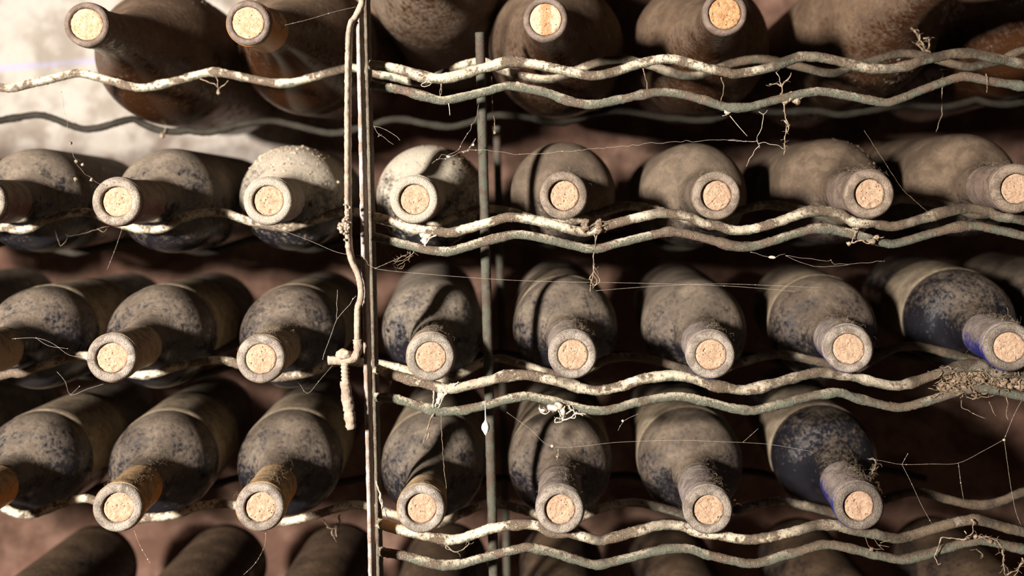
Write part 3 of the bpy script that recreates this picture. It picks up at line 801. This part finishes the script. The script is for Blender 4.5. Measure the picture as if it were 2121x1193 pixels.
# the locking rod with its threaded bolt
YK = 0.596
lock = empty('locking_rod', at(741, 720, YK))
tag(lock, 'dirt-caked iron locking rod with a threaded bolt and sleeve, hooked on the grille frame', 'locking rod')
KO = at(741, 720, YK)
lp = [(752,-60),(750,0),(746,16),(737,34),(727,54),(723,90),(721,200),(721,380),(722,480),(724,518),(731,545),(742,570),(747.5,600),(746,622),(741,636),(740,668),(740,707)]
P = [p - KO for p in catmull([at(x, y, 0.606 if y < 530 else (0.599 if y < 640 else 0.600)) for x, y in lp], 0.0012)]
def lsec(a, i):
    p = P[i]
    dep = 0.0050 if p.z > 0.05 and p.z < 0.20 else 0.0026
    k = 1 + 0.15 * noise.fractal(Vector((p.x + math.cos(a) * .003, p.y + math.sin(a) * .003, p.z)) * 620, 1.0, 2.0, 3)
    c, s_ = math.cos(a), math.sin(a)
    e = max(abs(c), abs(s_)) ** 0.55
    return (c / e * dep * k, s_ / e * 0.0019 * k)
mb = MB(); mb.tube(P, 0, 12, sec=lsec)
obj('rod_strip', mb.mesh('rod_strip'), M['lock'], lock)
lp = [(740,703),(741,722),(738,736),(729,743),(716,745),(703,746),(690,746),(680,747)]
P2 = [p - KO for p in catmull(px(lp, YK), 0.001)]
def r2(i, a):
    p = P2[i]; return 0.0026 + 0.0009 * noise.fractal(Vector((p.x + math.cos(a) * .003, p.y + math.sin(a) * .003, p.z)) * 420, 1.0, 2.0, 3)
mb = MB(); mb.tube(P2, r2, 12); obj('hook_end', mb.mesh('hook_end'), M['lock'], lock)
# nut
c = at(712, 735, YK) - KO
mb = MB(); mb.blob(c, 0.0046, 5, 0.3, 2.2, (1.05, 0.9, 0.72), 3)
o = obj('bolt_head', mb.mesh('bolt_head'), M['dirt_pale'], lock); o['label'] = 'pale dirt-caked bolt head'
# bolt with thread
a = at(714, 748, YK) - KO; b = at(716, 792, YK) - KO
N = 90; pts = [a + (b - a) * (i / N) for i in range(N + 1)]
mb = MB(); mb.tube(pts, lambda i, an: 0.0021 + 0.00055 * (0.5 + 0.5 * math.sin(2 * math.pi * (i / N * 5.5) + an)), 16)
o = obj('threaded_bolt', mb.mesh('threaded_bolt'), M['lock'], lock)
a = at(714, 789, YK) - KO; b = at(728, 888, YK) - KO
N = 40; pts = [a + (b - a) * (i / N) for i in range(N + 1)]
def r3(i, an):
    p = pts[i]; q = Vector((p.x + math.cos(an) * .003, p.y + math.sin(an) * .003, p.z))
    return 0.0031 + 0.0003 * math.sin(i / N * 3) + 0.0008 * noise.fractal(q * 300, 1.0, 2.0, 4) - (0.0006 if 25 <= i <= 26 else 0) - (0.0005 if i < 2 or i > 38 else 0)
mb = MB(); mb.tube(pts, r3, 16)
obj('bolt_sleeve', mb.mesh('bolt_sleeve'), M['lock'], lock)
mb = MB(); rnd = random.Random(3)
for i in range(46):
    u = rnd.random()
    q = at(703 + 20 * u + rnd.gauss(0, 3), 470 - 12 * u + rnd.gauss(0, 7), YK) - KO
    mb.blob(q + Vector((0, rnd.gauss(0, 0.001), 0)), rnd.uniform(0.0006, 0.0017), i, 0.5, 1.8, (1, 1, 1), 1)
for i in range(30):
    q = at(720 + rnd.gauss(0, 3), rnd.uniform(420, 500), YK) - KO
    mb.blob(q + Vector((0, -0.003 + rnd.gauss(0, 0.001), 0)), rnd.uniform(0.0005, 0.0012), i, 0.5, 1.8, (1, 1, 1), 1)
o = obj('dirt_clump', mb.mesh('dirt_clump'), M['lock'], lock); o['kind'] = 'stuff'

# ---------------------------------------------------------------- cobwebs, threads, dirt tufts
def strands(name, label, lines, Y, r, mat, cat='cobweb', fuzz=0.0, beads=0, seed=0, jit=0.0, blobs=(), group=None):
    """one web: polylines of pixels (x, y[, dY]) at depth Y, turned into thin lumpy threads"""
    rnd = random.Random(seed)
    first = lines[0][0] if lines else blobs[0]
    org = at(first[0], first[1], Y)
    r *= 0.33 if r < 0.0003 else 0.52
    mb = MB()
    for ln in lines:
        ps = [at(q[0], q[1], Y + (q[2] if len(q) > 2 else 0.0)) - org for q in ln]
        cp = catmull(ps, 0.0011 if r > 0.0001 else 0.003)
        sd = rnd.random() * 50
        cp = [p + Vector([jit * noise.noise(p * 260 + Vector((sd, k * 9, 0))) for k in range(3)]) for p in cp]
        n_ = len(cp)
        mb.tube(cp, lambda i, a: r * (1 + (0.7 * noise.noise(Vector((i * 0.6 + sd, a, sd))) if r > 0.0001 else 0.0)) * (1.0 if r < 0.0001 else (1.15 - 0.5 * i / n_)), 5 if r < 0.0001 else 6)
        if beads:
            for i in range(beads):
                p = cp[rnd.randrange(len(cp))]
                mb.blob(p, 0.00012 + rnd.random() ** 3 * 0.00035, i, 0.4, 1.5, (1, 1, 1), 1)
        if fuzz:
            for i in range(int(fuzz * n_)):
                p = cp[rnd.randrange(n_)]
                d = Vector((rnd.gauss(0, 1), rnd.gauss(0, 0.7), rnd.gauss(0, 1))) * 0.0022
                mid = p + d * 0.6 + Vector((rnd.gauss(0, 1), 0, rnd.gauss(0, 1))) * 0.0006
                mb.tube(catmull([p, mid, p + d], 0.001), 0.00011, 4)
    for i, bl in enumerate(blobs):
        bx, by, br = bl[0], bl[1], bl[2]
        sq = bl[3] if len(bl) > 3 else (1, 1, 1)
        mb.blob(at(bx, by, Y) - org, br, i + seed, 0.85, 2.4, sq, 2)
    o = obj(name, mb.mesh(name), mat)
    o.location = org
    tag(o, label, cat, group)
    return o

YF = 0.624
strands('cobweb', 'small looped brown cobweb hanging under the single wire between the first two magnums', [[(415,163),(430,170),(443,173),(452,182),(453,195)], [(453,182),(462,178),(473,168)], [(448,160),(450,172),(452,182)]], 0.686, 0.0006, M['webdirt'], jit=0.0012, blobs=[(453,191,0.0013,(1,1,1.6))], seed=1)
strands('cobweb', 'short dirty tuft hanging from the back wire below the first magnum', [[(343,262),(341,272),(336,282)]], 0.795, 0.0009, M['webdirt'], blobs=[(336,280,0.0017,(1,1,1.3))], seed=2)
strands('cobweb', 'long beaded strand before the whitewashed wall, ending at the pitted cork bottle', [[(126,190),(133,225),(140,265),(150,312),(162,340),(186,368),(214,384)]], 0.612, 0.00022, M['webdirt'], beads=16, jit=0.0015, blobs=[(146,296,0.0009),(158,334,0.0011),(171,341,0.0009),(157,371,0.0012),(190,372,0.0011)], seed=3)
strands('cobweb', 'ragged web slung under the second-shelf single wire beside the pitted cork bottle', [[(122,464),(131,481),(143,488),(165,486),(202,474),(226,470)], [(110,470),(119,492),(126,509),(143,488)], [(202,474),(212,480),(222,474)]], 0.68, 0.0003, M['webdirt'], beads=3, jit=0.0012, seed=4)
strands('spider_thread', 'sparkling beaded thread dangling below the pitted cork bottle', [[(254,470),(240,512),(222,558)]], 0.64, 0.00014, M['web'], 'cobweb', beads=9, seed=5)
strands('cobweb', 'white curled tuft under the upper top-shelf grille wire near the flat upright', [[(884,168),(871,176),(880,180),(892,173),(888,168)], [(884,170),(896,172)]], 0.626, 0.0004, M['web'], jit=0.0006, seed=6)
strands('cobweb', 'short dusty strand joining the two top-shelf grille wires', [[(913,172),(912,188),(911,203)], [(914,172),(914,190),(911,203)]], 0.629, 0.0005, M['webdirt'], jit=0.0006, seed=7)
strands('cobweb', 'thorn-like white wisp hanging below the lower top-shelf grille wire', [[(929,214),(931,226),(932,239)]], 0.627, 0.0005, M['web'], seed=8)
strands('cobweb', 'tangled web node between the flat upright and the upright rod above the whitened bottle', [[(985,288),(965,312),(940,322),(922,328),(905,330)], [(985,288),(975,305),(960,315)], [(905,330),(915,322),(935,318),(950,310)], [(950,310),(982,250),(992,215)], [(958,313),(1000,310),(1090,319),(1230,308),(1400,294),(1535,289)], [(905,330),(893,338)]], 0.64, 0.00019, M['web'], beads=4, jit=0.0012, blobs=[(930,325,0.0010,(1.8,1,0.6)),(980,300,0.0008)], seed=9)
strands('cobweb', 'thin web from the flat upright frame bar toward the whitened bottle', [[(757,236),(775,262),(785,277),(815,300)], [(775,262),(800,270),(830,290)], [(785,277),(782,285),(790,280)]], 0.615, 0.0002, M['web'], beads=2, jit=0.001, seed=10)
strands('cobweb', 'long dusty strand hanging beside the round upright rod', [[(1018,158),(1019,190),(1021,230),(1025,258),(1024,277)]], 0.66, 0.0005, M['webdirt'], jit=0.0008, blobs=[(1025,274,0.0012)], seed=11)
strands('cobweb', 'brown strand between the top-shelf grille wires below the dark mottled cork', [[(1333,141),(1337,162),(1342,186)]], 0.629, 0.0006, M['webbrown'], jit=0.0008, seed=12)
strands('cobweb', 'twisted brown strand between the top-shelf grille wires past the dark mottled cork', [[(1494,160),(1500,182),(1496,200),(1491,214)]], 0.629, 0.0006, M['webbrown'], jit=0.001, seed=13)
strands('dirt_tuft', 'crumbly dirt clump on the lower top-shelf grille wire with a long strand hanging from it', [[(1622,214),(1627,238),(1631,255),(1626,285),(1624,320)], [(1627,250),(1634,262),(1629,272)], [(1622,200),(1616,170),(1606,148)], [(1618,180),(1630,165),(1640,150)], [(1618,178),(1605,172),(1592,176)]], 0.629, 0.0008, M['webdirt'], 'dirt', jit=0.0014, fuzz=0.4, blobs=[(1618+ (i*37)%40, 196 + (i*23)%16, 0.0011 + 0.0006*((i*7)%3)) for i in range(16)], seed=14)
strands('cobweb', 'white star-shaped tuft under the lower top-shelf grille wire with threads below', [[(1500,228),(1508,236),(1496,240)], [(1508,236),(1514,232)], [(1512,240),(1530,262),(1548,282)]], 0.627, 0.00035, M['web'], beads=2, blobs=[(1506,234,0.0012,(1.6,1,1))], seed=15)
strands('cobweb', 'forked white strand hanging to a web above the fourth second-shelf bottle', [[(1572,232),(1582,236),(1590,230)], [(1582,238),(1578,262),(1568,288),(1575,300),(1572,306)], [(1572,292),(1540,292),(1510,291)], [(1572,296),(1600,298),(1625,308)], [(1572,300),(1555,325),(1545,345)]], 0.628, 0.0003, M['web'], beads=3, jit=0.001, seed=16)
strands('cobweb', 'thin brown strand dropping from the far neck wire past the grille', [[(1952,150),(1951,195),(1950,240),(1942,262),(1940,275)], [(1950,145),(1970,143),(1985,139)]], 0.66, 0.0004, M['webdirt'], jit=0.001, seed=17)
strands('cobweb', 'pale hair-thin wisp across the lower top-shelf grille wire at its far hump', [[(2042,153),(2045,168),(2044,192)]], 0.624, 0.0004, M['webdirt'], jit=0.0006, seed=18)
strands('cobweb', 'ragged brown cobweb hanging from the dirt-caked magnum to the neck wire', [[(1895,62),(1905,80),(1912,96),(1924,110)], [(1905,72),(1900,88),(1912,104),(1922,112)], [(1912,80),(1925,78),(1926,92),(1920,108)], [(1890,60),(1908,68)], [(1905,90),(1918,98)]], 0.69, 0.0011, M['webbrown'], jit=0.003, fuzz=0.5, seed=19)
strands('dirt_tuft', 'dark dirt clump sitting on the upper second-shelf grille wire beside the round rods', [[(1205,474),(1235,462),(1268,458)], [(1215,480),(1240,470),(1262,466)]], 0.626, 0.0010, M['dirt'], 'dirt', jit=0.002, fuzz=0.5, blobs=[(1212 + (i*29)%58, 458 + (i*17)%18, 0.0012 + 0.0006*((i*5)%3)) for i in range(24)], seed=20)
strands('cobweb', 'knotted pale strand hanging below the dirt clump toward the third shelf', [[(1230,486),(1233,500),(1230,520)], [(1237,487),(1233,500)], [(1231,522),(1229,545),(1229,562),(1225,590),(1222,605)], [(1229,558),(1238,572),(1240,586),(1228,597)], [(1229,562),(1222,576),(1230,590),(1236,582),(1228,570)]], 0.627, 0.0006, M['webdirt'], jit=0.0012, fuzz=0.2, seed=21)
strands('cobweb', 'pale web bridging the two second-shelf grille wires near the whitened bottle', [[(868,478),(878,492),(880,508)], [(905,486),(890,495),(880,508)], [(880,474),(880,492),(880,510)], [(893,480),(884,495),(880,508)], [(872,500),(890,500)]], 0.627, 0.0010, M['web'], jit=0.0008, blobs=[(880,496,0.0022,(0.9,0.5,1.6)),(886,488,0.0022,(1.3,0.5,0.9)),(876,486,0.0018,(1,0.5,1))], seed=22)
strands('cobweb', 'brown ragged sheet of web below the second-shelf grille wire at the flat upright', [[(858,520),(848,530),(830,540),(812,548)], [(852,522),(842,540),(824,550)], [(800,520),(812,540),(815,556)], [(812,548),(820,556),(840,548)], [(779,555),(812,543),(840,530)]], 0.629, 0.0004, M['webbrown'], jit=0.002, fuzz=0.4, seed=23)
strands('spider_thread', 'long taut silk thread from the locking rod past the round rods below the second shelf', [[(560,468),(640,498),(700,523),(752,532),(777,556),(900,569),(1020,578),(1130,583),(1300,586),(1500,592),(1650,604)], [(1235,602),(1370,592),(1500,588),(1700,596)], [(777,556),(800,546),(845,526)]], 0.604, 0.00016, M['web'], 'cobweb', beads=5, seed=24)
strands('cobweb', 'white streak of web below the lower second-shelf grille wire, third past the flat upright', [[(1556,522),(1580,530),(1600,534),(1615,530),(1627,524)], [(1600,534),(1594,536)], [(1627,530),(1680,536),(1715,542),(1722,540),(1728,547),(1760,546)], [(1627,530),(1700,552),(1830,540)]], 0.63, 0.00018, M['web'], beads=3, jit=0.0008, blobs=[(1600,533,0.0012,(1.8,0.7,0.8))], seed=25)
strands('cobweb', 'crusty pale debris caught on the lower second-shelf grille wire, fourth past the flat upright', [[(1755,504),(1770,502),(1785,498),(1800,504),(1822,498)], [(1764,504),(1768,488),(1772,475)], [(1810,496),(1814,488),(1824,492),(1830,492)]], 0.624, 0.0008, M['webdirt'], jit=0.0012, blobs=[(1758,505,0.0013),(1806,500,0.0022,(1.4,0.8,0.9)),(1816,492,0.0015),(1772,474,0.0012,(1.6,1,0.7))], seed=26)
strands('cobweb', 'frayed pale web bridging the two third-shelf grille wires near the flat upright', [[(912,815),(906,830),(902,842)], [(926,814),(916,828),(906,842)], [(898,812),(898,830),(896,846)], [(920,814),(910,830)], [(940,800),(950,790)]], 0.626, 0.0009, M['web'], jit=0.0012, fuzz=0.3, blobs=[(914,820,0.0022,(1.1,0.5,1.2)),(908,831,0.0016,(0.8,0.5,1.4))], seed=27)
strands('cobweb', 'brown withered strand hanging below the lower third-shelf grille wire near the flat upright', [[(899,858),(890,872),(887,892),(880,908),(872,922)], [(892,866),(888,884)], [(887,895),(882,912)]], 0.625, 0.0010, M['webbrown'], jit=0.0016, seed=28)
strands('cobweb', 'lacy white clump of web hanging from the lower third-shelf grille wire above the violet-necked bottle', [[(1118,846),(1126,854),(1138,852),(1150,840)], [(1150,842),(1160,858),(1165,876)], [(1170,842),(1168,858),(1165,876)], [(1165,876),(1150,874),(1152,864),(1164,868)], [(1165,872),(1185,862),(1200,856),(1214,858)], [(1168,858),(1184,848),(1192,862),(1180,866)], [(1178,840),(1186,852),(1208,860)], [(1140,840),(1148,850)]], 0.624, 0.0008, M['web'], jit=0.0012, fuzz=0.25, blobs=[(1146,846,0.0028,(1.2,0.6,0.9)),(1158,842,0.0026,(1.2,0.6,0.9)),(1124,850,0.0013,(1.3,0.6,0.8)),(1166,852,0.0018,(0.8,0.6,1.4))], seed=29)
strands('dirt_tuft', 'dusty tuft hanging below the upper third-shelf grille wire against the flat upright', [[(797,776),(806,790),(806,806)], [(814,780),(810,792),(805,808)], [(800,778),(812,786)]], 0.628, 0.0009, M['webdirt'], 'dirt', jit=0.0012, fuzz=0.5, blobs=[(808,790,0.0014)], seed=30)
# the cocoon hangs on a short thread from the lower grille wire
co = at(1006, 885, 0.626)
mb = MB(); mb.lathe([(-0.0052, 0.0), (-0.0046, 0.0006), (-0.0030, 0.0017), (-0.0012, 0.0025), (0.0006, 0.0026), (0.0022, 0.0020), (0.0034, 0.0010), (0.0048, 0.0004), (0.0140, 0.0001)], 20)
for i, v in enumerate(mb.v):
    q = Vector((v.x, v.z, v.y)); mb.v[i] = q + q * 0.18 * noise.noise(q * 900)
o = obj('spider_cocoon', mb.mesh('spider_cocoon'), M['cocoon']); o.location = co
tag(o, 'small bright white spider cocoon hanging below the third-shelf grille wires before the round rod', 'cocoon')
strands('spider_thread', 'dusty vertical thread hanging in front of the two-banded fourth-shelf bottle', [[(913,858),(915,900),(917,932),(920,975),(924,1000),(926,1030),(928,1062)]], 0.627, 0.0003, M['webdirt'], 'cobweb', beads=5, jit=0.0005, seed=31)
strands('spider_thread', 'beaded thread crossing the dark gap before the fourth-shelf bottles past the round rods', [[(1050,854),(1100,890),(1150,926),(1280,916),(1400,912),(1500,915),(1590,920),(1680,935)], [(1280,892),(1292,872),(1320,858)], [(1540,915),(1570,888)]], 0.618, 0.00015, M['web'], 'cobweb', beads=7, seed=32, blobs=[(1144,924,0.0009),(1290,872,0.0008)])
strands('cobweb', 'tiny knotted brown strand hanging from the beaded thread before the violet-necked bottle', [[(1156,928),(1157,940),(1153,954)], [(1157,936),(1152,944)]], 0.618, 0.0005, M['webdirt'], jit=0.001, blobs=[(1155,946,0.0010)], seed=33)
strands('spider_thread', 'broken orb web strung across the empty place on the fourth shelf', [[(1796,950),(1830,955),(1868,962),(1930,961),(1985,959),(2040,932),(2080,910)], [(1868,962),(1880,985),(1893,1012),(1908,1045),(1930,1085)], [(1985,959),(1990,1000),(1996,1035)], [(2080,910),(2086,955),(2094,1010),(2104,1060),(2115,1088)], [(1868,962),(1880,940)], [(2080,910),(2100,860),(2116,830)]], 0.630, 0.00016, M['web'], 'cobweb', beads=8, seed=34, blobs=[(2080,911,0.0008)])
# the matted nest between the third-shelf grille wires
rnd = random.Random(77)
lines = []
for i in range(330):
    x = 1944 + 190 * rnd.random(); y = 764 - (x - 1944) * 0.03 + rnd.random() * 52; dy = rnd.gauss(0, 0.003)
    a = rnd.uniform(0, 2 * math.pi); ln = []
    for k in range(rnd.randint(3, 6)):
        ln.append((x, y, dy))
        a += rnd.gauss(0, 0.9); x += math.cos(a) * 7; y += math.sin(a) * 5; dy += rnd.gauss(0, 0.001)
        y = min(max(y, 758), 826)
    lines.append(ln)
lines += [[(1990,828),(1994,842),(2003,850),(2014,855)], [(2014,855),(2030,862),(2042,868)], [(2084,822),(2088,836),(2084,848),(2085,868)], [(2050,832),(2056,850),(2064,862)], [(2000,824),(2030,824),(2058,820)]]
nb_ = [(1950 + rnd.random() * 170, 768 + rnd.random() * 42, rnd.uniform(0.0008, 0.0030), (1.4, 0.7, 0.9)) for _ in range(110)]
strands('matted_nest', 'spongy brown matted nest of web and dirt between the two third-shelf grille wires', lines, 0.630, 0.00048, M['webbrown'], 'nest', jit=0.0010, fuzz=0.05, blobs=nb_, seed=35)
strands('cobweb', 'root-like pale strand looping down over the lower fourth-shelf grille wire', [[(2010,1074),(2015,1086),(2013,1100),(2003,1112),(2000,1118)], [(2001,1115),(1980,1117),(1955,1114),(1945,1125),(1938,1142),(1939,1160),(1942,1170),(1948,1168)], [(2004,1106),(1998,1100)], [(2003,1112),(2008,1120)]], 0.622, 0.0008, M['webdirt'], jit=0.0015, seed=36)
strands('dirt_tuft', 'hairy brown dirt clump on the far hump of the lower fourth-shelf grille wire', [[(2018,1112),(2040,1112),(2060,1118),(2075,1130),(2080,1140)], [(2022,1116),(2045,1116),(2068,1128)], [(2077,1138),(2077,1165),(2080,1185),(2088,1196)], [(2024,1138),(2032,1146),(2036,1152)], [(2120,1155),(2110,1175),(2100,1195)], [(2088,1190),(2105,1180),(2119,1168)]], 0.626, 0.0008, M['webbrown'], 'dirt', jit=0.002, fuzz=0.9, blobs=[(2020 + (i*31)%62, 1110 + ((i*31)%62)*0.35 + (i*7)%7, 0.0012) for i in range(18)], seed=37)
strands('dry_twigs', 'crossed dry needles lodged between the fourth-shelf grille wires', [[(1792,1108),(1797,1124),(1804,1138)], [(1808,1112),(1818,1126),(1830,1140)], [(1822,1128),(1842,1133)], [(1802,1136),(1832,1138)], [(1822,1124),(1846,1118)]], 0.626, 0.00035, M['webbrown'], 'twigs', jit=0.0006, blobs=[(1805,1138,0.0013)], seed=38)
strands('cobweb', 'frayed loop hanging under the upper fourth-shelf grille wire near the flat upright', [[(916,1112),(924,1126),(934,1138),(946,1142),(960,1137),(968,1130),(971,1122)], [(922,1122),(926,1138),(940,1142)]], 0.627, 0.0007, M['webdirt'], jit=0.0012, fuzz=0.3, seed=39)
strands('cobweb', 'white spindle of web stretched beside the flat upright at the fourth shelf', [[(779,996),(786,1018),(790,1042),(797,1060),(803,1080)], [(782,1006),(790,1030),(792,1048)]], 0.632, 0.0008, M['web'], jit=0.0008, blobs=[(788,1030,0.0013,(0.7,0.6,2.2)),(792,1048,0.0011,(0.7,0.6,2))], seed=40)
strands('dirt_tuft', 'withered tuft hanging under the fourth-shelf single wire beside the flat upright', [[(668,1078),(682,1092),(690,1108),(694,1118)], [(706,1066),(700,1085),(698,1110)], [(682,1092),(698,1100)]], 0.686, 0.0011, M['webbrown'], 'dirt', jit=0.0025, fuzz=0.5, blobs=[(698,1096,0.0018,(0.8,0.8,2))], seed=41)
strands('cobweb', 'hairy loops of dust on the neck of the last fourth-shelf bottle', [[(1800,952),(1808,950),(1812,962),(1806,980),(1798,990),(1794,982)], [(1812,965),(1810,985),(1800,996),(1806,1006)], [(1790,985),(1802,1000),(1812,1010)], [(1786,978),(1798,988)]], 0.655, 0.00035, M['webdirt'], jit=0.002, fuzz=1.2, seed=42)
strands('cobweb', 'curly dust hairs standing on the third-shelf bottle above the matted nest', [[(2076,662),(2088,656),(2096,664),(2090,672),(2102,676)], [(2070,664),(2082,668),(2094,672)]], 0.63, 0.00025, M['webdirt'], jit=0.002, fuzz=0.8, seed=43)
strands('spider_thread', 'slanting beaded thread between the fourth and fifth second-shelf bottles', [[(1790,270),(1838,345),(1870,392),(1900,420),(1935,450)]], 0.625, 0.0002, M['webdirt'], 'cobweb', beads=9, jit=0.0006, seed=44)
strands('spider_thread', 'forked silk thread stretched beside the locking rod above the threaded bolt', [[(738,612),(716,640),(697,662),(688,690),(676,720),(668,745)], [(697,662),(698,630),(698,600)]], 0.604, 0.00024, M['web'], 'cobweb', beads=5, jit=0.0006, seed=45)
strands('spider_thread', 'thin thread from the orange-banded magnum to the locking rod', [[(590,52),(640,40),(690,25),(738,14)]], 0.606, 0.00012, M['web'], 'cobweb', beads=5, seed=46)
strands('spider_thread', 'slack threads crossing in front of the mouthless third-shelf bottle', [[(25,702),(75,700),(110,712),(145,736),(190,740)], [(75,700),(100,716),(140,722)]], 0.620, 0.00016, M['web'], 'cobweb', beads=4, seed=47)
strands('spider_thread', 'angular thread under the third shelf between the two crumbly cork bottles', [[(118,770),(135,790),(146,818),(180,806),(215,795)], [(146,818),(165,800)], [(580,790),(615,790),(636,815),(660,790),(690,755)]], 0.64, 0.00015, M['web'], 'cobweb', beads=6, seed=48)
strands('spider_thread', 'dewy thread curving down below the first ochre capsules toward the bottom shelf', [[(550,1105),(548,1130),(530,1165),(505,1190)], [(278,1100),(290,1130),(310,1165)]], 0.64, 0.00014, M['web'], 'cobweb', beads=12, seed=49)
